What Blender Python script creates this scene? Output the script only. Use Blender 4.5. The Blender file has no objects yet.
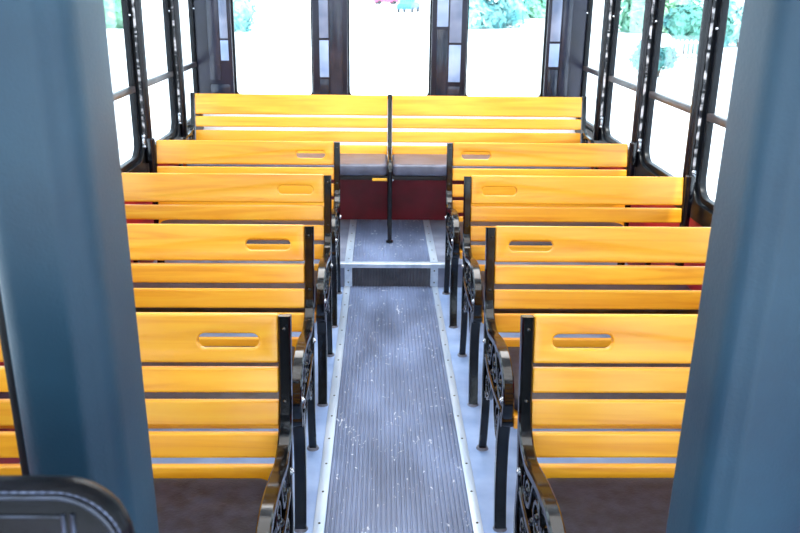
import bpy, bmesh, math, random
from mathutils import Vector, Matrix
random.seed(7)
C = bpy.context.scene.collection
PI = math.pi

# ------------------------------------------------------------------ materials
def new_mat(name):
    m = bpy.data.materials.new(name); m.use_nodes = True
    nt = m.node_tree; nt.nodes.clear()
    out = nt.nodes.new('ShaderNodeOutputMaterial')
    b = nt.nodes.new('ShaderNodeBsdfPrincipled')
    nt.links.new(b.outputs[0], out.inputs[0])
    return m, nt, b
def N(nt, t, **kw):
    n = nt.nodes.new(t)
    for k, v in kw.items(): setattr(n, k, v)
    return n
def srgb(r, g, b):
    f = lambda c: (c/255/12.92) if c/255 <= .04045 else ((c/255+.055)/1.055)**2.4
    return (f(r), f(g), f(b), 1)
def ramp(nt, stops):
    r = N(nt, 'ShaderNodeValToRGB'); e = r.color_ramp.elements
    e[0].position, e[0].color = stops[0]; e[1].position, e[1].color = stops[-1]
    for p, c in stops[1:-1]:
        x = e.new(p); x.color = c
    return r
def coords(nt, scale=(1, 1, 1), rand=True):
    tc = N(nt, 'ShaderNodeTexCoord'); mp = N(nt, 'ShaderNodeMapping')
    mp.inputs['Scale'].default_value = scale
    if rand:
        oi = N(nt, 'ShaderNodeObjectInfo'); mu = N(nt, 'ShaderNodeMath', operation='MULTIPLY'); mu.inputs[1].default_value = 37
        nt.links.new(oi.outputs['Random'], mu.inputs[0])
        cb = N(nt, 'ShaderNodeCombineXYZ')
        for i in range(3): nt.links.new(mu.outputs[0], cb.inputs[i])
        nt.links.new(cb.outputs[0], mp.inputs['Location'])
    nt.links.new(tc.outputs['Object'], mp.inputs['Vector'])
    return mp
def mat_noise(name, c1, c2, rough=.5, scale=(6, 6, 6), detail=4, bump=0, spec=.5, metallic=0, coat=0, p=(.35, .65), bscale=None, rand=True):
    m, nt, b = new_mat(name)
    mp = coords(nt, scale, rand)
    n = N(nt, 'ShaderNodeTexNoise'); n.inputs['Scale'].default_value = 1; n.inputs['Detail'].default_value = detail
    nt.links.new(mp.outputs[0], n.inputs['Vector'])
    r = ramp(nt, [(p[0], c1), (p[1], c2)])
    nt.links.new(n.outputs[0], r.inputs[0]); nt.links.new(r.outputs[0], b.inputs['Base Color'])
    b.inputs['Roughness'].default_value = rough; b.inputs['Metallic'].default_value = metallic
    b.inputs['Specular IOR Level'].default_value = spec
    b.inputs['Coat Weight'].default_value = coat; b.inputs['Coat Roughness'].default_value = .12
    if bump:
        bp = N(nt, 'ShaderNodeBump'); bp.inputs['Strength'].default_value = bump; bp.inputs['Distance'].default_value = .002
        if bscale:
            n2 = N(nt, 'ShaderNodeTexNoise'); n2.inputs['Scale'].default_value = bscale; n2.inputs['Detail'].default_value = 3
            tc = N(nt, 'ShaderNodeTexCoord'); nt.links.new(tc.outputs['Object'], n2.inputs['Vector'])
            nt.links.new(n2.outputs[0], bp.inputs['Height'])
        else: nt.links.new(n.outputs[0], bp.inputs['Height'])
        nt.links.new(bp.outputs[0], b.inputs['Normal'])
    return m
def wood_mat():
    m, nt, b = new_mat('varnished_wood')
    mp = coords(nt, (1.6, 9, 26))
    n = N(nt, 'ShaderNodeTexNoise'); n.inputs['Scale'].default_value = 1; n.inputs['Detail'].default_value = 5; n.inputs['Distortion'].default_value = 1.1
    nt.links.new(mp.outputs[0], n.inputs['Vector'])
    r = ramp(nt, [(.28, WOOD[0]), (.5, WOOD[1]), (.72, WOOD[2])])
    nt.links.new(n.outputs[0], r.inputs[0])
    # tone of each board
    oi = N(nt, 'ShaderNodeObjectInfo'); hs = N(nt, 'ShaderNodeHueSaturation')
    mr = N(nt, 'ShaderNodeMapRange'); mr.inputs['To Min'].default_value = .9; mr.inputs['To Max'].default_value = 1.08
    nt.links.new(oi.outputs['Random'], mr.inputs[0]); nt.links.new(mr.outputs[0], hs.inputs['Value'])
    nt.links.new(r.outputs[0], hs.inputs['Color']); nt.links.new(hs.outputs[0], b.inputs['Base Color'])
    b.inputs['Roughness'].default_value = .38; b.inputs['Coat Weight'].default_value = .4; b.inputs['Coat Roughness'].default_value = .24
    return m
WOOD = [srgb(234, 145, 15), srgb(250, 170, 32), srgb(255, 187, 49)]
M = {}
M['wood'] = wood_mat()
M['iron'] = mat_noise('black_iron', srgb(5, 5, 7), srgb(11, 11, 14), .13, (30, 30, 30), bump=.2, spec=.5)
M['tube'] = mat_noise('black_tube', srgb(6, 6, 12), srgb(18, 16, 24), .22, (12, 12, 12), spec=.45)
M['frame'] = mat_noise('window_frame_black', srgb(5, 8, 14), srgb(14, 17, 24), .35, (12, 12, 12), spec=.25)
M['bar'] = mat_noise('window_bar_metal', srgb(40, 38, 44), srgb(75, 66, 66), .35, (12, 12, 12))
M['chrome'] = mat_noise('bright_metal', srgb(190, 195, 205), srgb(230, 232, 238), .25, (20, 20, 20), metallic=.8)
M['cushion'] = mat_noise('charcoal_vinyl', srgb(22, 24, 36), srgb(40, 42, 58), .38, (26, 26, 26), detail=10, spec=.3, bump=.35, bscale=160)
M['cushion_sheen'] = mat_noise('vinyl_painted_sheen', srgb(70, 74, 92), srgb(92, 96, 116), .3, (14, 14, 14), detail=8, spec=.6)  # lighter copy of the seat vinyl, window sheen painted into its colour
M['floor'] = mat_noise('pale_floor', srgb(128, 156, 204), srgb(156, 182, 224), .45, (7, 7, 7), detail=8, rand=False)
M['strip'] = mat_noise('aluminium_strip', srgb(170, 190, 214), srgb(205, 220, 238), .38, (20, 3, 20), metallic=.35)
M['maroon'] = mat_noise('maroon_paint', srgb(104, 8, 32), srgb(134, 14, 44), .45, (5, 5, 5))
M['red'] = mat_noise('red_side_panel', srgb(150, 12, 24), srgb(176, 22, 34), .4, (5, 5, 5))
M['pad'] = mat_noise('teal_vinyl', srgb(25, 53, 70), srgb(32, 63, 80), .46, (5, 5, 5), detail=6, bump=.25, bscale=220, spec=.4)
M['rubber'] = mat_noise('black_rubber', srgb(10, 10, 14), srgb(20, 22, 26), .5, (12, 12, 12))
M['leather'] = mat_noise('black_leather', srgb(5, 6, 10), srgb(15, 16, 23), .3, (18, 18, 18), detail=8, bump=.5, bscale=130, spec=.16)
M['piping'] = mat_noise('grey_piping', srgb(28, 32, 44), srgb(60, 66, 82), .3, (40, 40, 40))
M['thread'] = mat_noise('pale_thread', srgb(64, 72, 94), srgb(100, 110, 134), .6, (40, 40, 40))
M['ceiling'] = mat_noise('cream_ceiling', srgb(226, 228, 230), srgb(236, 238, 240), .6, (4, 4, 4))
M['ledge'] = mat_noise('cream_ledge', srgb(224, 228, 232), srgb(240, 242, 246), .5, (4, 4, 4))
M['darkpost'] = mat_noise('dark_post', srgb(22, 24, 38), srgb(36, 36, 54), .3, (6, 6, 3), spec=.4)
M['reflect_dark'] = mat_noise('painted_reflection_dark', srgb(26, 34, 50), srgb(52, 52, 66), .2, (9, 9, 5), detail=3)  # this and the next two tints: painted reflections for the glossy rear posts
M['reflect_pale'] = mat_noise('painted_reflection_bluegrey', srgb(104, 116, 142), srgb(142, 150, 174), .25, (5, 5, 6), detail=2)
M['reflect_light'] = mat_noise('painted_reflection_pale_blue', srgb(132, 154, 194), srgb(166, 182, 212), .25, (5, 5, 6), detail=2)
M['yellow'] = mat_noise('yellow_block', srgb(240, 176, 40), srgb(252, 196, 70), .4, (20, 20, 20))
M['foot'] = mat_noise('grey_foot', srgb(90, 94, 106), srgb(130, 134, 148), .4, (30, 30, 30))
M['ground'] = mat_noise('pale_paving', srgb(214, 218, 224), srgb(236, 238, 242), .9, (.4, .4, .4), rand=False)
M['leaf'] = mat_noise('leaf_green', srgb(88, 166, 146), srgb(162, 206, 168), .8, (.5, .5, .5))
M['leaf2'] = mat_noise('leaf_teal', srgb(100, 172, 176), srgb(184, 218, 212), .8, (.5, .5, .5))
M['leaf3'] = mat_noise('leaf_deep_teal', srgb(56, 120, 124), srgb(104, 168, 150), .8, (.9, .9, .9))
M['bark'] = mat_noise('bark', srgb(90, 74, 60), srgb(120, 100, 84), .9, (5, 5, 1))
M['white'] = mat_noise('white_paint', srgb(232, 232, 236), srgb(246, 246, 248), .6, (5, 5, 5))
M['pinkcar'] = mat_noise('pink_car_paint', srgb(200, 70, 120), srgb(210, 80, 130), .3, (3, 3, 3))
M['bluecar'] = mat_noise('blue_car_paint', srgb(40, 110, 170), srgb(50, 120, 180), .3, (3, 3, 3))
M['carglass'] = mat_noise('car_glass', srgb(30, 36, 44), srgb(44, 50, 60), .1, (3, 3, 3))

M['track'] = mat_noise('mottled_metal_track', srgb(24, 24, 32), srgb(214, 210, 214), .35, (20, 20, 26), detail=4, p=(.46, .6))  # dark and pale mottling at random
def rubber_mat():          # ribbed rubber: dusty ridge tops and pale scuffs (the ribs themselves are geometry)
    m, nt, b = new_mat('ribbed_grey_rubber')
    mp = coords(nt, (5, 2.2, 5), False)
    n = N(nt, 'ShaderNodeTexNoise'); n.inputs['Scale'].default_value = 1; n.inputs['Detail'].default_value = 6
    nt.links.new(mp.outputs[0], n.inputs['Vector'])
    r = ramp(nt, [(.3, srgb(76, 90, 120)), (.7, srgb(124, 142, 180))])
    nt.links.new(n.outputs[0], r.inputs[0])
    mp2 = coords(nt, (26, 16, 26), False)
    n2 = N(nt, 'ShaderNodeTexNoise'); n2.inputs['Scale'].default_value = 1; n2.inputs['Detail'].default_value = 5; n2.inputs['Distortion'].default_value = 2
    nt.links.new(mp2.outputs[0], n2.inputs['Vector'])
    r2 = ramp(nt, [(.645, (0, 0, 0, 1)), (.70, (1, 1, 1, 1))])
    nt.links.new(n2.outputs[0], r2.inputs[0])
    mx = N(nt, 'ShaderNodeMix', data_type='RGBA'); mx.inputs[7].default_value = srgb(214, 222, 236)
    nt.links.new(r2.outputs[0], mx.inputs[0]); nt.links.new(r.outputs[0], mx.inputs[6])
    nt.links.new(mx.outputs[2], b.inputs['Base Color']); b.inputs['Roughness'].default_value = .45
    return m
M['ribbed'] = rubber_mat()
def glass_mat():
    m = bpy.data.materials.new('window_glass'); m.use_nodes = True
    nt = m.node_tree; nt.nodes.clear()
    out = N(nt, 'ShaderNodeOutputMaterial'); mix = N(nt, 'ShaderNodeMixShader')
    t = N(nt, 'ShaderNodeBsdfTransparent'); t.inputs[0].default_value = (.95, .98, .985, 1)
    g = N(nt, 'ShaderNodeBsdfGlossy'); g.inputs['Roughness'].default_value = .02
    lw = N(nt, 'ShaderNodeLayerWeight'); lw.inputs[0].default_value = .5          # Schlick-like, the same from both sides
    pw = N(nt, 'ShaderNodeMath', operation='POWER'); pw.inputs[1].default_value = 5; nt.links.new(lw.outputs['Facing'], pw.inputs[0])
    fr = N(nt, 'ShaderNodeMath', operation='MULTIPLY_ADD'); fr.inputs[1].default_value = .4; fr.inputs[2].default_value = .03
    nt.links.new(pw.outputs[0], fr.inputs[0])
    nt.links.new(fr.outputs[0], mix.inputs[0]); nt.links.new(t.outputs[0], mix.inputs[1]); nt.links.new(g.outputs[0], mix.inputs[2])
    nt.links.new(mix.outputs[0], out.inputs[0])
    return m
M['glass'] = glass_mat()

# ------------------------------------------------------------------ helpers
def obj(name, bm, mat, parent=None, smooth=True, loc=None, angle=40):
    me = bpy.data.meshes.new(name)
    bm.normal_update()
    if smooth:
        for f in bm.faces: f.smooth = True
        for e in bm.edges:
            if len(e.link_faces) == 2 and e.calc_face_angle(0) > math.radians(angle): e.smooth = False
    bm.to_mesh(me); bm.free()
    me.materials.append(M[mat] if isinstance(mat, str) else mat)
    o = bpy.data.objects.new(name, me); C.objects.link(o)
    if parent: o.parent = parent
    if loc: o.location = loc
    return o
def thing(name, label, cat, loc=(0, 0, 0), rz=0, group=None):
    o = bpy.data.objects.new(name, None); C.objects.link(o)
    o.empty_display_size = .1; o.location = loc; o.rotation_euler = (0, 0, rz)
    o['label'] = label; o['category'] = cat
    if group: o['group'] = group
    return o
def struct(o, label=None):
    o['kind'] = 'structure'
    if label: o['label'] = label
    return o
def box(bm, x0, x1, y0, y1, z0, z1, bev=0, seg=2, mtx=None):
    vs = [bm.verts.new((x, y, z)) for x in (x0, x1) for y in (y0, y1) for z in (z0, z1)]
    F = [(0, 1, 3, 2), (4, 6, 7, 5), (0, 4, 5, 1), (2, 3, 7, 6), (0, 2, 6, 4), (1, 5, 7, 3)]
    fs = [bm.faces.new([vs[i] for i in f]) for f in F]
    if bev:
        es = list({e for f in fs for e in f.edges})
        r = bmesh.ops.bevel(bm, geom=es, offset=bev, segments=seg, profile=.5, affect='EDGES')
        vs = list({v for f in r['faces'] for v in f.verts} | {v for v in vs if v.is_valid})
    if mtx: bmesh.ops.transform(bm, matrix=mtx, verts=vs)
    return vs
def tube(bm, pts, rad, n=10, cap=True):
    pts = [Vector(p) for p in pts]; rings = []
    rr = rad if isinstance(rad, (list, tuple)) else [rad]*len(pts)
    up = None
    for i, p in enumerate(pts):
        a = pts[max(i-1, 0)]; b = pts[min(i+1, len(pts)-1)]; t = (b-a).normalized()
        if up is None: up = Vector((1, 0, 0)) if abs(t.x) < .8 else Vector((0, 0, 1))
        s = t.cross(up).normalized(); up = s.cross(t).normalized()
        rings.append([bm.verts.new(p + rr[i]*(math.cos(2*PI*k/n)*s + math.sin(2*PI*k/n)*up)) for k in range(n)])
    for A, B in zip(rings, rings[1:]):
        for k in range(n): bm.faces.new((A[k], A[(k+1) % n], B[(k+1) % n], B[k]))
    if cap: bm.faces.new(rings[0][::-1]); bm.faces.new(rings[-1])
def smooth_path(pts, n=5):
    """Catmull-Rom through the points"""
    P = [Vector(p) for p in pts]; out = []
    Q = [2*P[0]-P[1]] + P + [2*P[-1]-P[-2]]
    for i in range(1, len(Q)-2):
        a, b, c, d = Q[i-1:i+3]
        for k in range(n):
            t = k/n
            out.append(.5*((2*b) + (c-a)*t + (2*a-5*b+4*c-d)*t*t + (3*b-a-3*c+d)*t**3))
    out.append(P[-1]); return out
def ribbon(bm, yz, thick, x0, x1, bev=.0042, n=5):
    """flat bar with rectangular section swept along a path in the y-z plane"""
    pts = smooth_path([(0, y, z) for y, z in yz], n)
    m = len(pts)
    th = thick if callable(thick) else (lambda t: thick)
    rings = []
    for i, p in enumerate(pts):
        a = pts[max(i-1, 0)]; b = pts[min(i+1, m-1)]; t = (b-a).normalized()
        nrm = Vector((0, -t.z, t.y)); h = th(i/(m-1))/2
        q = min(bev, h*.6)
        ring = []
        for sx, sn in ((x0, -1), (x1, -1), (x1, 1), (x0, 1)):
            dx = q if sx == x0 else -q
            A = Vector((sx+dx, 0, 0)) + p + nrm*sn*h; B = Vector((sx, 0, 0)) + p + nrm*(sn*h - sn*q)
            seq = [A, B] if (sx == x1) == (sn == -1) else [B, A]
            ring += [bm.verts.new(v) for v in seq]
        rings.append(ring)
    k = len(rings[0])
    for A, B in zip(rings, rings[1:]):
        for j in range(k): bm.faces.new((A[j], A[(j+1) % k], B[(j+1) % k], B[j]))
    bm.faces.new(rings[0][::-1]); bm.faces.new(rings[-1])
def finish(bm):
    bmesh.ops.recalc_face_normals(bm, faces=bm.faces[:]); return bm
def rrect(x0, x1, z0, z1, r, n=6):
    """rounded rectangle outline, r one radius or four (bl, br, tr, tl)"""
    rr = r if isinstance(r, (list, tuple)) else [r]*4
    out = []
    for (cx, cz, a0, q) in ((x0+rr[0], z0+rr[0], PI, rr[0]), (x1-rr[1], z0+rr[1], 1.5*PI, rr[1]), (x1-rr[2], z1-rr[2], 0, rr[2]), (x0+rr[3], z1-rr[3], .5*PI, rr[3])):
        if q < 1e-5: out.append((cx, cz)); continue
        for k in range(n+1):
            a = a0 + .5*PI*k/n; out.append((cx+q*math.cos(a), cz+q*math.sin(a)))
    return out
def plate(outlines, depth, bev=0, mtx=None):
    """flat plate with holes: outlines[0] is the rim, the others holes, in local x-y; thickness along z, centred"""
    cu = bpy.data.curves.new('tmp', 'CURVE'); cu.dimensions = '2D'; cu.fill_mode = 'BOTH'
    cu.extrude = depth/2-bev; cu.bevel_depth = bev; cu.bevel_resolution = 2; cu.offset = -bev
    for o in outlines:
        sp = cu.splines.new('POLY'); sp.points.add(len(o)-1); sp.use_cyclic_u = True
        for p, (x, y) in zip(sp.points, o): p.co = (x, y, 0, 1)
    ob = bpy.data.objects.new('tmp', cu); C.objects.link(ob)
    dg = bpy.context.evaluated_depsgraph_get(); dg.update()
    me = bpy.data.meshes.new_from_object(ob.evaluated_get(dg))
    bm = bmesh.new(); bm.from_mesh(me)
    bpy.data.objects.remove(ob); bpy.data.curves.remove(cu); bpy.data.meshes.remove(me)
    bmesh.ops.remove_doubles(bm, verts=bm.verts[:], dist=1e-5)
    if mtx: bmesh.ops.transform(bm, matrix=mtx, verts=bm.verts[:])
    return finish(bm)
XZ = Matrix(((1, 0, 0, 0), (0, 0, -1, 0), (0, 1, 0, 0), (0, 0, 0, 1)))      # local (x, y, thickness) -> (x, -t, z)
YZ = Matrix(((0, 0, 1, 0), (1, 0, 0, 0), (0, 1, 0, 0), (0, 0, 0, 1)))       # local (x, y, t) -> (t, y=x, z=y)
def copy_tree(o, parent=None):
    c = o.copy(); C.objects.link(c)
    if parent: c.parent = parent
    for ch in list(o.children): copy_tree(ch, c)
    return c
def mirror(bm):
    bmesh.ops.scale(bm, vec=(-1, 1, 1), verts=bm.verts[:]); bmesh.ops.reverse_faces(bm, faces=bm.faces[:]); return bm
def ball(bm, c, r, sc=(1, 1, 1), sub=2):
    m = Matrix.Translation(c) @ Matrix.Diagonal((*sc, 1))
    bmesh.ops.create_icosphere(bm, subdivisions=sub, radius=r, matrix=m)
def cyl(bm, c, r, h, axis='z', n=16, r2=None):
    m = Matrix.Translation(c)
    if axis == 'x': m = m @ Matrix.Rotation(PI/2, 4, 'Y')
    if axis == 'y': m = m @ Matrix.Rotation(PI/2, 4, 'X')
    bmesh.ops.create_cone(bm, cap_ends=True, segments=n, radius1=r, radius2=r if r2 is None else r2, depth=h, matrix=m)

# ------------------------------------------------------------------ the benches
T10 = math.tan(math.radians(10))
SLATS = [(.711, .834), (.635, .699), (.549, .615), (.466, .531), (.385, .446)]
def slat_bm(x0, x1, z0, z1, dz, slot=None, ztop=.832, thick=.022):
    """a back board on the reclined plane through (y=0, z=ztop)"""
    c = math.cos(math.radians(10))
    h = (z1-z0)/c
    outs = [rrect(x0, x1, 0, h, .006, 3)]
    if slot:
        a, b, s0, s1 = slot
        outs.append(rrect(a, b, (s0-z0)/c, (s1-z0)/c, (s1-s0)/c*.48, 6))
    bm = plate(outs, thick, .006, XZ)
    bmesh.ops.translate(bm, vec=(0, thick/2, 0), verts=bm.verts[:])
    R = Matrix.Translation((0, -(ztop-z0)*T10, z0+dz)) @ Matrix.Rotation(math.radians(-10), 4, 'X')
    bmesh.ops.transform(bm, matrix=R, verts=bm.verts[:])
    return bm
def cushion_bm(x0, x1, y0, y1, z0, z1, r=.05):
    bm = plate([rrect(x0, x1, y0, y1, r, 6)], z1-z0, .016)
    bmesh.ops.translate(bm, vec=(0, 0, (z0+z1)/2), verts=bm.verts[:])
    return bm
def spiral(cy, cz, r0, r1, a0, turns, n=22):
    return [(cy+(r0+(r1-r0)*k/n)*math.cos(a0+turns*2*PI*k/n), cz+(r0+(r1-r0)*k/n)*math.sin(a0+turns*2*PI*k/n)) for k in range(n+1)]

def make_iron_end(parent, fix):
    """cast iron end: back post sweeping into a low arm, seat rail, scrolls and two legs"""
    bm = bmesh.new()
    ribbon(bm, [(.008, .828), (-.022, .66), (-.052, .50), (-.075, .42), (-.082, .385)], lambda t: .034-.008*t, -.0155, .0155)
    for z in (.802, .62):
        ball(bm, (0, -(.832-z)*T10-.013, z), .005, sub=1)
    post = obj('back_post', fix(finish(bm)), 'iron', parent)
    bm = bmesh.new()
    ribbon(bm, [(-.03, .625), (-.052, .56), (-.09, .522), (-.147, .508), (-.19, .510), (-.25, .524), (-.32, .538), (-.40, .545), (-.46, .537), (-.515, .512), (-.545, .472), (-.552, .435), (-.54, .395), (-.515, .37)],
           lambda t: .016+.008*min(1, t*3), -.0165, .0165)
    cyl(bm, (0, -.535, .385), .022, .034, 'x', 16)
    obj('armrest', fix(finish(bm)), 'iron', parent)
    bm = bmesh.new()
    ribbon(bm, [(-.06, .40), (-.12, .383), (-.20, .373), (-.31, .371), (-.43, .382), (-.535, .386)], .022, -.013, .013)
    obj('seat_rail', fix(finish(bm)), 'iron', parent)
    bm = bmesh.new()
    ribbon(bm, [(-.07, .41), (-.062, .30), (-.078, .19), (-.066, .08), (-.05, .004)], lambda t: .03-.008*t, -.014, .014)
    obj('leg', fix(finish(bm)), 'iron', parent)
    bm = bmesh.new()
    ribbon(bm, [(-.505, .39), (-.483, .29), (-.488, .18), (-.505, .09), (-.53, .004)], lambda t: .042-.014*t, -.018, .018)
    obj('leg', fix(finish(bm)), 'iron', parent)
    for y in (-.05, -.53):
        bm = bmesh.new(); cyl(bm, (0, y, .004), .023, .008, 'z', 14, .019)
        obj('foot_plate', fix(finish(bm)), 'foot', parent)
    bm = bmesh.new()
    w = (-.009, .009)
    ribbon(bm, spiral(-.44, .458, .062, .012, .4, -1.5), .011, *w, .002, 1)
    ribbon(bm, spiral(-.30, .452, .058, .012, PI-.3, 1.5), .011, *w, .002, 1)
    ribbon(bm, spiral(-.175, .442, .05, .010, .6, -1.4), .010, *w, .002, 1)
    ribbon(bm, [(-.49, .41), (-.44, .395), (-.37, .42), (-.30, .51), (-.24, .505), (-.20, .42), (-.12, .40), (-.09, .45), (-.10, .51)], .011, *w, .002)
    # brackets under the seat rail
    ribbon(bm, spiral(-.415, .31, .055, .012, PI*.5, -1.3), .011, *w, .002, 1)
    ribbon(bm, [(-.47, .22), (-.44, .25), (-.39, .255), (-.34, .30), (-.30, .362)], .012, *w, .002)
    ribbon(bm, spiral(-.15, .315, .05, .012, PI*.5, 1.3), .011, *w, .002, 1)
    ribbon(bm, [(-.08, .22), (-.11, .26), (-.16, .26), (-.21, .30), (-.25, .362)], .012, *w, .002)
    for y, z, r in ((-.44, .458, .015), (-.30, .452, .014), (-.175, .442, .013), (-.415, .31, .013), (-.15, .315, .012), (-.37, .52, .012), (-.24, .40, .012)):
        ball(bm, (0, y, z), r, (1.15, 1, 1), 2)
    obj('scrollwork', fix(finish(bm)), 'iron', parent)
    for y, z in ((-.535, .45), (-.10, .45)):
        bm = bmesh.new(); cyl(bm, (-.0175, y, z), .010, .006, 'x', 12); ball(bm, (-.0205, y, z), .007, (.6, 1, 1), 1)
        obj('bolt', fix(finish(bm)), 'chrome', parent)

def make_bench(side, loc, label):
    """side +1: aisle end at local x=0, boards run to +x (the wall); side -1 mirrored"""
    fix = (lambda b: b) if side > 0 else mirror
    t = thing('trolley_bench', label, 'bench', loc, 0, 'slatted benches on both sides of the aisle')
    for i, (z0, z1) in enumerate(SLATS):
        slot = (.064, .216, .748, .785) if i == 0 else None
        o = obj('back_slat', fix(slat_bm(.0158, .950, z0, z1, 0, slot)), 'wood', t, angle=30)
        if slot: o['label'] = 'wide top back board with a rounded hand slot'
    obj('seat_cushion', fix(cushion_bm(.022, .925, -.515, -.084, .388, .428)), 'cushion', t, angle=60)
    for k in range(5):
        y = -.115-.093*k
        bm = bmesh.new(); box(bm, .0165, .945, y-.036, y+.036, .366, .386, .004)
        obj('seat_slat', fix(finish(bm)), 'wood', t, angle=30)
    bm = bmesh.new(); box(bm, .0195, .945, -.552, -.528, .362, .40, .005)
    obj('front_rail', fix(finish(bm)), 'wood', t, angle=30)
    e = bpy.data.objects.new('end_frame', None); C.objects.link(e); e.parent = t; e.empty_display_size = .05
    make_iron_end(e, fix)
    bm = bmesh.new()
    cyl(bm, (.972, -.012, .42), .020, .84, 'z', 20); ball(bm, (.972, -.012, .838), .020, (1, 1, .45), 2)
    cyl(bm, (.972, -.012, .006), .032, .012, 'z', 20)
    obj('wall_post', fix(finish(bm)), 'tube', t)
    bm = bmesh.new()
    ribbon(bm, [(-.0, .40), (-.10, .37), (-.35, .355), (-.50, .36)], .02, .952, .970); 
    ribbon(bm, [(-.49, .37), (-.48, .2), (-.51, .004)], .03, .948, .972)
    obj('wall_leg', fix(finish(bm)), 'iron', t)
    return t
Y0, S = 1.92, .818
A = {1: [.3022, .3115, .3125, .2985], -1: [.3035, .3105, .2975, .2985]}
order = ['nearest', 'second', 'third', 'fourth']
LAB = {
 (-1, 0): 'slatted orange bench left of the aisle, nearest the camera, beside the left padded pillar',
 (1, 0): 'slatted orange bench right of the aisle, nearest the camera, beside the right padded pillar',
 (-1, 1): 'slatted bench left of the aisle, second row from the camera, its hand slot showing dark',
 (1, 1): 'slatted bench right of the aisle, second row from the camera, its hand slot showing dark',
 (-1, 2): 'slatted bench left of the aisle, third row, its hand slot filled by yellow wood behind',
 (1, 2): 'slatted bench right of the aisle, third row, its hand slot filled by yellow wood behind',
 (-1, 3): 'slatted bench left of the aisle, fourth row, directly in front of the raised rear step',
 (1, 3): 'slatted bench right of the aisle, fourth row, directly in front of the raised rear step',
}
for sd in (-1, 1):
    proto = make_bench(sd, (sd*A[sd][0], Y0, 0), LAB[(sd, 0)])
    for i in range(1, 4):
        b = copy_tree(proto); b.location = (sd*A[sd][i], Y0+S*i + (.004 if i == 3 else 0), 0); b['label'] = LAB[(sd, i)]

# ------------------------------------------------------------------ rear platform, rear bench
PH = .138; PY = 4.43; RY = 5.37; HW = 1.335; BY = 5.95
bm = bmesh.new(); box(bm, -HW, HW, PY, BY, 0, PH)
M['platform'] = mat_noise('grey_step', srgb(112, 122, 146), srgb(142, 152, 176), .45, (7, 7, 7))
platform = struct(obj('floor_platform', finish(bm), 'platform', None, False), 'raised rear floor platform behind the fourth row')
def ribs(bm, x0, x1, y0, y1, z, pitch=.0162, h=.006):
    """ribbed mat: one profile of ridges drawn lengthwise"""
    n = int(round((x1-x0)/pitch)); p = (x1-x0)/n; prof = [(x0, z-.0)]
    for k in range(n):
        a = x0+k*p
        prof += [(a+.12*p, z+.0005), (a+.24*p, z+h), (a+.76*p, z+h), (a+.88*p, z+.0005)]
    prof.append((x1, z))
    A_ = [bm.verts.new((x, y0, zz)) for x, zz in prof]; B_ = [bm.verts.new((x, y1, zz)) for x, zz in prof]
    for k in range(len(prof)-1): bm.faces.new((A_[k], A_[k+1], B_[k+1], B_[k]))
def strip_with_screws(parent, x0, x1, y0, y1, z, h=.006):
    bm = bmesh.new(); box(bm, x0, x1, y0, y1, z+.0003, z+h, h/3)
    s = obj('edge_strip', finish(bm), 'strip', parent, angle=30)
    y = y0+.06
    while y < y1-.01:
        b2 = bmesh.new(); cyl(b2, ((x0+x1)/2, y, z+h+.0004), .0042, .0014, 'z', 10)
        obj('screw', finish(b2), 'rubber', s); y += .173
    return s
ru = thing('aisle_runner', 'long ribbed grey rubber runner with metal edges down the main aisle floor', 'floor runner', (0, 0, 0))
bm = bmesh.new(); ribs(bm, -.236, .226, -.6, PY-.003, .0015); obj('ribbed_mat', finish(bm), 'ribbed', ru, angle=20)
strip_with_screws(ru, -.272, -.2365, -.6, PY-.003, 0); strip_with_screws(ru, .2265, .258, -.6, PY-.003, 0)
# dressing of the step: face mat, nosing, top runner
rr_ = thing('step_runner', 'ribbed grey rubber runner on the raised rear step below the rear bench', 'floor runner', (0, 0, 0))
bm = bmesh.new(); ribs(bm, -.225, .215, PY+.02, RY-.012, PH+.0005, h=.003); obj('ribbed_mat', finish(bm), 'ribbed', rr_, angle=20)
strip_with_screws(rr_, -.268, -.2255, PY+.02, RY-.012, PH, .003); strip_with_screws(rr_, .2155, .258, PY+.02, RY-.012, PH, .003)
bm = bmesh.new()
prof = [(PY-.014, PH-.02), (PY-.014, PH+.002), (PY-.008, PH+.008), (PY+.018, PH+.008), (PY+.018, PH+.001), (PY-.0005, PH+.001), (PY-.0005, PH-.02)]
L_ = [bm.verts.new((-.30, y, z)) for y, z in prof]; R_ = [bm.verts.new((.30, y, z)) for y, z in prof]
for k in range(len(prof)): bm.faces.new((L_[k], L_[(k+1) % 7], R_[(k+1) % 7], R_[k]))
bm.faces.new(L_); bm.faces.new(R_[::-1])
o = obj('step_nosing', finish(bm), 'strip', rr_, False); o['label'] = 'bright metal nosing along the step edge'
bm = bmesh.new(); ribs(bm, -.225, .215, 0, PH-.024, 0)
bmesh.ops.transform(bm, matrix=Matrix(((1, 0, 0, 0), (0, 0, -1, PY-.001), (0, 1, 0, .002), (0, 0, 0, 1))), verts=bm.verts[:])
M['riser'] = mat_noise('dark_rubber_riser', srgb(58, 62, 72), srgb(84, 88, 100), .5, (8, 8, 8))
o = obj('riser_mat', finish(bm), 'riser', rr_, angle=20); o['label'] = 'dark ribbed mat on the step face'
for x0, x1 in ((-.268, -.2255), (.2155, .258)):
    bm = bmesh.new(); box(bm, x0, x1, PY-.006, PY-.0005, .002, PH-.021, .001)
    s = obj('riser_strip', finish(bm), 'strip', rr_, False)
    for z in (.03, .10):
        b2 = bmesh.new(); cyl(b2, ((x0+x1)/2, PY-.007, z), .0042, .002, 'y', 10); obj('screw', finish(b2), 'rubber', s)

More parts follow.
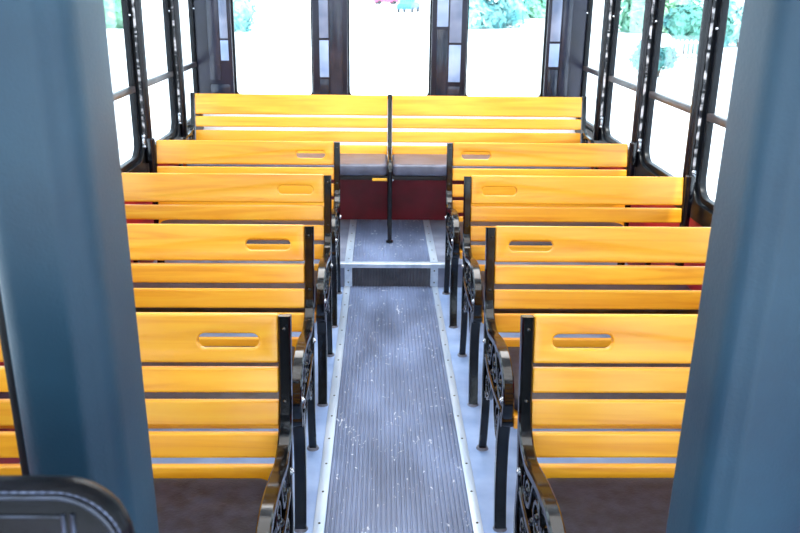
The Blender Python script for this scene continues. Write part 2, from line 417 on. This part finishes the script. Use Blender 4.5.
rb = thing('rear_bench', 'full-width slatted bench across the back with black iron posts, on the raised step', 'bench', (0, 5.25, 0))
for x0, x1 in ((-1.222, -.0265), (.0025, 1.192)):
    for z0, z1 in SLATS:
        if z0 < .45: continue
        obj('back_slat', slat_bm(x0, x1, z0, z1, PH), 'wood', rb, angle=30)
for x0, x1 in ((-1.215, -.027), (.003, 1.185)):
    obj('seat_cushion', cushion_bm(x0, x1, -.412, -.056, .548, .618, .03), 'cushion_sheen', rb, angle=60)
bm = bmesh.new(); box(bm, -1.215, 1.185, -.40, -.06, .522, .546, .004); obj('seat_board', finish(bm), 'rubber', rb, angle=30)
bm = bmesh.new(); box(bm, -.118, -.029, -.4135, -.401, .519, .535, .003)
o = obj('yellow_block', finish(bm), 'yellow', rb); o['label'] = 'small yellow block on the front edge of the seat'
for cx in (-.012, -1.238, 1.208):
    e = bpy.data.objects.new('end_frame', None); C.objects.link(e); e.parent = rb; e.empty_display_size = .05; e.location = (cx, 0, 0)
    bm = bmesh.new(); ribbon(bm, [(.015, .975), (-.02, .80), (-.045, .68), (-.06, .55)], .03, -.0125, .0125)
    obj('back_post', finish(bm), 'iron', e)
    bm = bmesh.new(); ribbon(bm, [(-.035, .70), (-.06, .655), (-.12, .632), (-.25, .63), (-.36, .634), (-.405, .622), (-.425, .59), (-.425, .55)], .014, -.0125, .0125)
    obj('armrest', finish(bm), 'iron', e)
    bm = bmesh.new(); ribbon(bm, [(-.424, .56), (-.42, .40), (-.416, .25), (-.413, PH+.007)], .024, -.0125, .0125); cyl(bm, (0, -.413, PH+.0092), .022, .008)
    obj('leg', finish(bm), 'iron', e)
    bm = bmesh.new(); ribbon(bm, [(-.06, .56), (-.05, .40), (-.055, .25), (-.05, PH+.006)], .024, -.0125, .0125)
    obj('leg', finish(bm), 'iron', e)
    if abs(cx) > 1:
        bm = bmesh.new(); s = .0
        ribbon(bm, spiral(-.10, .71, .05, .01, .3, -1.4), .011, -.008, .008, .002, 1)
        ribbon(bm, spiral(-.22, .69, .045, .01, PI, 1.4), .011, -.008, .008, .002, 1)
        ribbon(bm, [(-.02, .80), (-.06, .765), (-.14, .745), (-.25, .74), (-.34, .70), (-.40, .64)], .014, -.01, .01, .002)
        obj('scrollwork', finish(bm), 'iron', e)
    bm = bmesh.new(); cyl(bm, (.014, -.415, .527), .007, .008, 'y', 10); obj('bolt', finish(bm), 'chrome', e)

# ------------------------------------------------------------------ trolley shell
bm = bmesh.new(); box(bm, -HW, HW, -1.2, BY, -.06, 0)
struct(obj('floor', finish(bm), 'floor', None, False), 'pale blue-grey trolley floor')
bm = bmesh.new(); box(bm, -HW-.1, HW+.1, -1.25, BY+.1, 2.25, 2.31, .01)
struct(obj('ceiling', finish(bm), 'ceiling', None, False), 'pale trolley ceiling')
SILL = .70
for sd, nm in ((-1, 'wall_left'), (1, 'wall_right')):
    x0, x1 = sorted((sd*HW, sd*(HW+.05)))
    bm = bmesh.new(); box(bm, x0, x1, -1.2, BY, -.06, SILL-.02)
    w = struct(obj(nm, finish(bm), 'red', None, False), 'low red side wall under the %s windows' % ('left' if sd < 0 else 'right'))
    bm = bmesh.new(); box(bm, x0, x1, -1.2, BY, 2.05, 2.25)
    obj('header', finish(bm), 'frame', w, False)
bm = bmesh.new(); box(bm, -HW-.05, HW+.05, BY, BY+.05, -.06, .86)
wb = struct(obj('wall_back', finish(bm), 'ledge', None, False), 'rear wall of the trolley below the back windows')
bm = bmesh.new(); box(bm, -HW-.05, HW+.05, BY, BY+.05, 2.05, 2.25); obj('header', finish(bm), 'frame', wb, False)
bm = bmesh.new(); box(bm, -HW+.001, HW-.001, RY, RY+.02, PH+.001, .52)
o = obj('riser_panel', finish(bm), 'maroon', wb, False); o['label'] = 'maroon panel below the rear bench'
bm = bmesh.new(); box(bm, -HW+.001, HW-.001, RY-.0, BY, .52, .55); obj('rear_ledge', finish(bm), 'ledge', wb, False)

POSTS = [-.45, .37, 1.17, 1.99, 2.81, 3.635, 4.45, 5.27]
tn = 1
for sd in (-1, 1):
    for i, y in enumerate(POSTS):
        bm = bmesh.new(); cyl(bm, (0, 0, 1.375), .024, 1.35, 'z', 20)
        o = struct(obj('trim_%d' % tn, finish(bm), 'tube', None, loc=(sd*(HW-.026), y, 0)), 'black round window post'); tn += 1
        bm = bmesh.new()
        for z in (.78, 1.17, 1.48): cyl(bm, (0, 0, z), .0255, .006, 'z', 20)
        obj('band', finish(bm), 'chrome' if False else 'tube', o)
wn = 1
def side_window(sd, ya, yb):
    global wn
    x = sd*(HW+.012)
    out = rrect(ya-.001, yb+.001, SILL-.06, 2.06, .001, 1)
    inn = rrect(ya+.020, yb-.020, SILL+.02, 2.03, (.11, .11, .04, .04), 8)
    bm = plate([out, inn], .045, .004, YZ)
    bmesh.ops.translate(bm, vec=(x, 0, 0), verts=bm.verts[:])
    w = struct(obj('window_%d' % wn, bm, 'frame', angle=35), 'black framed side window with a mid rail'); wn += 1
    # sash: inner black frame, slightly set off so a bright sliver shows
    so = rrect(ya+.042, yb-.042, SILL+.024, 2.03, (.10, .10, .03, .03), 8)
    si = rrect(ya+.066, yb-.066, SILL+.05, 2.0, (.08, .08, .03, .03), 8)
    bm = plate([so, si], .03, .003, YZ); bmesh.ops.translate(bm, vec=(x+sd*.006, 0, 0), verts=bm.verts[:])
    obj('sash', bm, 'frame', w, angle=35)
    bm = bmesh.new(); box(bm, x-.014, x+.014, ya+.064, yb-.064, 1.078, 1.110, .004)
    obj('mid_rail', finish(bm), 'bar', w, angle=30)
    bm = bmesh.new(); box(bm, x+sd*.006-.002, x+sd*.006+.002, ya+.015, yb-.015, SILL+.015, 2.035); obj('pane', finish(bm), 'glass', w, False)
    for y, q in ((ya, 1), (yb, -1)):
        bm = bmesh.new()        # sash latch at the foot of the stile
        box(bm, x-sd*.024-.008, x-sd*.024+.008, y+q*.032-.010, y+q*.032+.010, .80, .835, .004); ball(bm, (x-sd*.026, y+q*.032, .845), .010, (1, 1, 1.2), 2); ball(bm, (x-sd*.026, y+q*.032, .79), .009, (1, 1, 1), 2)
        obj('latch', finish(bm), 'chrome', w)
        bm = bmesh.new(); cyl(bm, (x-sd*.012, y+q*.054, 1.46), .006, .012, 'x', 10); obj('bolt', finish(bm), 'chrome', w)
        bm = bmesh.new(); box(bm, *sorted((x-sd*.022, x-sd*.034)), *sorted((y+q*.026, y+q*.031)), .86, 2.03, .001); o = obj('track', finish(bm), 'track', w, False); o['label'] = 'bright metal sash track'
        for z in (.95, 1.19, 1.36):
            bm = bmesh.new(); box(bm, *sorted((x-sd*.02, x-sd*.036)), *sorted((y+q*.022, y+q*.034)), z, z+.012); obj('track_clip', finish(bm), 'frame', o, False)
for sd in (-1, 1):
    for a, b in zip(POSTS, POSTS[1:]+[BY]): side_window(sd, a, b)
# rear windows between four broad dark posts
MU = [(-1.335, -1.089), (-.540, -.299), (.277, .519), (1.071, 1.335)]
for (x0, x1), (_, _) in zip(MU, MU):
    bm = bmesh.new(); box(bm, x0, x1, BY-.05, BY+.03, .862, 2.06, .006)
    i = MU.index((x0, x1))
    o = struct(obj('trim_%d' % tn, finish(bm), 'darkpost', None, angle=30), 'broad dark post between the rear windows'); tn += 1
    y0, y1 = BY-.056, BY-.0505
    w = x1-x0
    spec = {0: [(.35, .66, .99, 2.0, 'reflect_dark'), (.68, .90, 1.267, 2.0, 'reflect_pale'), (.68, .90, 1.12, 1.254, 'reflect_light'), (.35, .90, .90, .96, 'reflect_dark')],
            1: [(.20, .46, 1.277, 2.0, 'reflect_pale'), (.20, .46, 1.015, 1.262, 'reflect_light'), (.50, .86, .90, 2.0, 'reflect_dark'), (.20, .46, .90, 1.0, 'reflect_dark')],
            2: [(.14, .46, 1.36, 2.0, 'reflect_light'), (.14, .46, .90, 1.34, 'reflect_dark'), (.50, .84, 1.255, 2.0, 'reflect_pale'), (.50, .84, .99, 1.24, 'reflect_light'), (.50, .84, .90, .96, 'reflect_dark')],
            3: [(.08, .34, 1.27, 2.0, 'reflect_pale'), (.08, .34, 1.10, 1.255, 'reflect_light'), (.08, .34, .90, 1.08, 'reflect_dark'), (.38, .62, .90, 2.0, 'reflect_dark')]}[i]
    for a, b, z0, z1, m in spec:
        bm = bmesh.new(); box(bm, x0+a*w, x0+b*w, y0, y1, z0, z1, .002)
        obj('panel', finish(bm), m, o, angle=30)  # thin tinted plate, a painted reflection on the glossy dark post
for a, b in zip(MU, MU[1:]):
    bm = plate([rrect(a[1]-.001, b[0]+.001, .862, 2.06, .001, 1), rrect(a[1]+.012, b[0]-.012, .885, 2.03, .03, 5)], .03, .003, XZ)
    bmesh.ops.translate(bm, vec=(0, BY+.005, 0), verts=bm.verts[:])
    w = struct(obj('window_%d' % wn, bm, 'frame', angle=35), 'wide rear window'); wn += 1
    bm = bmesh.new(); box(bm, a[1]+.008, b[0]-.008, BY+.003, BY+.007, .88, 2.035); obj('pane', finish(bm), 'glass', w, False)

# ------------------------------------------------------------------ padded pillars in the foreground
def pillar(x0, x1, y0, y1, edge_x, label):
    t = thing('padded_pillar', label, 'pillar', ((x0+x1)/2, (y0+y1)/2, 0), 0, 'padded pillars in the foreground')
    hx, hy = (x1-x0)/2, (y1-y0)/2
    ol = rrect(-hx, hx, -hy, hy, (.03, 0, .010, .010), 7)
    k = next(i for i, p in enumerate(ol) if abs(p[0]-hx) < 1e-6 and abs(p[1]+hy) < 1e-6)
    ol[k:k+1] = [(hx-.046, -hy), (hx-.040, -hy+.0012), (hx-.034, -hy+.0045), (hx-.028, -hy+.0085), (hx-.022, -hy+.0115), (hx-.015, -hy+.0145), (hx-.009, -hy+.019), (hx-.004, -hy+.026), (hx-.001, -hy+.035), (hx, -hy+.045)]
    if edge_x > 0: ol = [(-x, y) for x, y in ol][::-1]
    bm = plate([ol], 2.238, .0)
    bmesh.ops.translate(bm, vec=(0, 0, 1.12), verts=bm.verts[:])
    obj('vinyl_pad', bm, 'pad', t, angle=50)
    s = 1 if edge_x > 0 else -1
    bm = bmesh.new(); box(bm, *sorted((s*hx, s*(hx+.016))), -hy+.03, hy-.02, .002, 2.238, .004)
    o = obj('edge_trim', finish(bm), 'rubber', t, angle=30); o['label'] = 'black rubber edge strip'
    bm = bmesh.new(); tube(bm, [(s*(hx-.002), -hy+.026, z) for z in (.01, 1.0, 2.23)], .0045, 8); obj('piping', finish(bm), 'pad', t)
    a = s*(.009 if s < 0 else .012)      # the two pillars splay a little
    t.rotation_euler.y = a; t.location.x -= 1.22*math.sin(a)
    return t
pillar(-.536, -.4085, .955, 1.10, -1, 'dark teal vinyl padded pillar at left, behind the black leather seat')
pillar(.386, .545, .975, 1.10, 1, 'dark teal vinyl padded pillar at right, hiding the ends of the right benches')

# ------------------------------------------------------------------ driver's seat, bottom left
st = thing('driver_seat', 'black leather high-backed seat with stitched seams at the bottom left corner', 'seat', (-.573, .62, 0))
# backrest: outline x -0.29..0.29, top z 1.155, built from stacked sections for a soft bolster
TOPZ = 1.205
def back_outline(inset, zlow):
    r = max(.02, .055-inset*.6)
    pts = rrect(-.29+inset, .29-inset, zlow, TOPZ-inset, (.05, .05, r, r), 12)
    return [(x, z-.012*(abs(x)/.29)**2*max(0, (z-zlow)/.6)) for x, z in pts]
bm = bmesh.new(); rings = []
for inset, y in ((.10, .062), (.05, .056), (.022, .040), (.006, .022), (0, .010), (0, .004), (.003, -.002), (.006, -.005), (.009, -.0045), (.012, -.0045), (.016, -.008), (.03, -.012), (.08, -.015), (.2, -.017)):
    rings.append([bm.verts.new((x, y, z)) for x, z in back_outline(inset, .55+inset)])
for A_, B_ in zip(rings, rings[1:]):
    for k in range(len(A_)): bm.faces.new((A_[k], A_[(k+1) % len(A_)], B_[(k+1) % len(A_)], B_[k]))
bm.faces.new(rings[0]); bm.faces.new(rings[-1])
br = obj('backrest', finish(bm), 'leather', st, angle=60)
bm = bmesh.new(); o_ = back_outline(.0105, .56); tube(bm, [(x, -.0055, z) for x, z in o_]+[(o_[0][0], -.0055, o_[0][1])], .0022, 6, False)
obj('piping', finish(bm), 'piping', br)
bm = bmesh.new()
oz = [p for p in back_outline(.0055, .555) if p[1] > 1.0]
oz = [q for a, b in zip(oz, oz[1:]) for q in [Vector((a[0], -.005, a[1])).lerp(Vector((b[0], -.005, b[1])), k/max(1, round(math.dist(a, b)/.004))) for k in range(max(1, round(math.dist(a, b)/.004)))]]
tube(bm, oz, [(.0011 if k % 2 else .0003) for k in range(len(oz))], 6)
obj('stitching', finish(bm), 'thread', br)
bm = bmesh.new()
for x in (.238, .246): tube(bm, [(x, -.014, .64), (x, -.0145, .9), (x, -.012, TOPZ-.031)], .0020, 6)
tube(bm, [(-.24, -.0125, TOPZ-.033), (0, -.0125, TOPZ-.030), (.238, -.0125, TOPZ-.033)], .0013, 6)
obj('seam', finish(bm), 'piping', br)
bm = plate([rrect(-.27, .27, -.50, -.04, .08, 8)], .13, .035); bmesh.ops.translate(bm, vec=(0, 0, .535), verts=bm.verts[:])
obj('seat_cushion', bm, 'leather', st, angle=60)
bm = bmesh.new(); box(bm, -.2, .2, -.42, .04, .40, .47, .01); cyl(bm, (0, -.2, .21), .07, .40, 'z', 24); cyl(bm, (0, -.2, .011), .2, .022, 'z', 32)
obj('pedestal', finish(bm), 'rubber', st, angle=35)

# ------------------------------------------------------------------ outside
GZ = -.9
bm = bmesh.new(); box(bm, -180, 180, -60, 320, GZ-.2, GZ)
struct(obj('ground', finish(bm), 'ground', None, False), 'sunlit pale paving outside')
def foliage(bm, centres, count, size):
    for _ in range(count):
        c, r = random.choice(centres)
        d = Vector((random.gauss(0, 1), random.gauss(0, 1), random.gauss(0, 1))).normalized()*r*random.uniform(.6, 1.02)
        p = Vector(c)+d
        if p.z < .05: p.z = abs(p.z)+.05
        n = (d.normalized()+Vector((random.uniform(-.7, .7), random.uniform(-.7, .7), random.uniform(-.3, .9)))).normalized()
        u = n.orthogonal().normalized(); v = n.cross(u); a = random.uniform(0, 2*PI)
        u, v = math.cos(a)*u+math.sin(a)*v, -math.sin(a)*u+math.cos(a)*v
        s = size*random.uniform(.6, 1.3)
        bm.faces.new([bm.verts.new(q) for q in (p-u*s, p+v*s*.5, p+u*s, p-v*s*.5)])
    for c, r in centres:
        b0 = len(bm.verts); bmesh.ops.create_icosphere(bm, subdivisions=2, radius=r*.72, matrix=Matrix.Translation((c[0], c[1], max(c[2], r*.5))))
def shrub(x, y, w, h, label, m, cat='shrub', name='shrub'):
    t = thing(name, label, cat, (x, y, GZ), 0, 'greenery outside the windows')
    cs = []
    for k in range(9):
        r = random.uniform(.28, .42)*min(w, h)
        cs.append(((random.uniform(-.5, .5)*w, random.uniform(-.25, .25)*w, max(r, random.uniform(.3, .8)*h)), r))
    bm = bmesh.new(); foliage(bm, cs, 2200, .09*min(w, h)); obj('foliage', bm, m, t, False)
    bm = bmesh.new()
    for k in range(3): tube(bm, [(k*.1-.1, 0, 0), (k*.3-.3, .1, h*.4)], [.07, .03], 7)
    obj('stem', finish(bm), 'bark', t)
def tree(x, y, h, w, label, m):
    t = thing('tree', label, 'tree', (x, y, GZ), 0, 'greenery outside the windows')
    cs = []
    for k in range(14):
        r = random.uniform(.2, .32)*w
        a = random.uniform(0, 2*PI); q = random.uniform(0, .4)*w
        cs.append(((q*math.cos(a), q*math.sin(a), (random.uniform(.12, .95)*h if k > 4 else .1*h)), r))
    bm = bmesh.new(); foliage(bm, cs, 2600, .06*w); obj('crown', bm, m, t, False)
    bm = bmesh.new(); tube(bm, [(0, 0, 0), (.05, 0, h*.3), (0, .1, h*.6)], [.02*h, .016*h, .012*h], 9); obj('trunk', finish(bm), 'bark', t)
shrub(8.4, 26.3, .9, 1.3, 'low teal shrub nearest the trolley, left of the white picket fence outside right', 'leaf3')
shrub(12.35, 34.6, 2.6, 1.9, 'broad green shrub behind the white picket fence outside right', 'leaf3')
shrub(17.6, 42, 2.0, 2.2, 'pale shrub at the right end of the white picket fence', 'leaf2')
shrub(12.6, 25.6, 1.8, 1.8, 'green shrub outside, seen through the right window nearest the pillar', 'leaf')
tree(7.1, 60, 7, 5.2, 'teal tree outside, seen in the right half of the rear windows', 'leaf2')
tree(14.8, 84, 7, 5, 'pale green tree outside, just left of the right rear post', 'leaf')
tree(-9.3, 52, 6, 3.4, 'teal tree outside, seen at the left edge of the rear windows', 'leaf2')
tree(-16.5, 54, 7, 5, 'pale green tree outside, seen through the left side windows', 'leaf')
tree(17.5, 56, 8, 5.5, 'tall green tree outside, beyond the fourth-row right window', 'leaf')
fe = thing('picket_fence', 'white picket fence outside the right side windows, in front of shrubs', 'fence', (11.25, 31.6, GZ), math.radians(-12))
bm = bmesh.new()
for k in range(9): box(bm, -.66+k*.16-.035, -.66+k*.16+.035, -.02, .02, .05, .85)
obj('pickets', finish(bm), 'white', fe, False)
bm = bmesh.new()
for z in (.25, .72): box(bm, -.72, .6, .02, .06, z, z+.07)
obj('rails', finish(bm), 'white', fe, False)
def car(x, y, rz, m, label):
    t = thing('car', label, 'car', (x, y, GZ), rz)
    prof = [(-2.1, .35), (-2.15, .7), (-1.9, .95), (-1.2, 1.0), (-.6, 1.42), (.7, 1.45), (1.4, 1.02), (2.1, .9), (2.15, .35)]
    bm = plate([prof], 1.7, .06, XZ); obj('body', bm, m, t, angle=30)
    bm = plate([[(-1.08, 1.02), (-.55, 1.37), (.65, 1.39), (1.2, 1.02)]], 1.74, .0, XZ); obj('side_windows', bm, 'carglass', t, False)
    for wx in (-1.35, 1.35):
        for wy in (-.8, .8):
            bm = bmesh.new(); cyl(bm, (wx, wy, .33), .33, .2, 'y', 20); obj('wheel', finish(bm), 'rubber', t)
car(.6, 150, .3, 'pinkcar', 'small pinkish car parked far away, seen in the middle rear window')
car(3.0, 100, 1.3, 'bluecar', 'small blue car parked far away, seen in the middle rear window')

# ------------------------------------------------------------------ light
wd = bpy.data.worlds.new('sky'); bpy.context.scene.world = wd; wd.use_nodes = True
bg = wd.node_tree.nodes['Background']; bg.inputs[0].default_value = (.72, .87, 1.0, 1); bg.inputs[1].default_value = 3.8
sun = bpy.data.lights.new('sun', 'SUN'); sun.energy = 7; sun.angle = .02; sun.color = (1, .97, .92)
so = bpy.data.objects.new('sun', sun); C.objects.link(so); so.rotation_euler = (math.radians(22), math.radians(8), 0)
for i, y in enumerate((-.2, 2.1, 4.3)):  # unseen area lights added under the ceiling to fill the interior
    l = bpy.data.lights.new('fill_lamp', 'AREA'); l.shape = 'RECTANGLE'; l.size = 1.6; l.size_y = 1.4; l.energy = (4, 22, 58)[i]; l.color = (1, .97, .93)
    lo = bpy.data.objects.new('fill_lamp', l); C.objects.link(lo); lo.location = (0, y, 2.24)

# ------------------------------------------------------------------ camera
f, pi_, ya, ro, cx = 832, .3218, .0248, .0127, -.0665
F = Vector((math.sin(ya)*math.cos(pi_), math.cos(ya)*math.cos(pi_), -math.sin(pi_)))
R0 = Vector((math.cos(ya), -math.sin(ya), 0)); U0 = R0.cross(F)
R = math.cos(ro)*R0 + math.sin(ro)*U0; U = -math.sin(ro)*R0 + math.cos(ro)*U0
cam = bpy.data.cameras.new('camera'); co = bpy.data.objects.new('camera', cam); C.objects.link(co)
co.matrix_world = Matrix(((R.x, U.x, -F.x, cx), (R.y, U.y, -F.y, 0), (R.z, U.z, -F.z, 1.6), (0, 0, 0, 1)))
cam.sensor_width = 36; cam.lens = 36*f/800; cam.clip_start = .05; cam.clip_end = 600
cam.dof.use_dof = True; cam.dof.focus_distance = 2.7; cam.dof.aperture_fstop = 9
sc = bpy.context.scene; sc.camera = co
sc.view_settings.view_transform = 'Standard'; sc.view_settings.look = 'None'
sc.view_settings.exposure = 0.0
sc.cycles.use_denoising = True
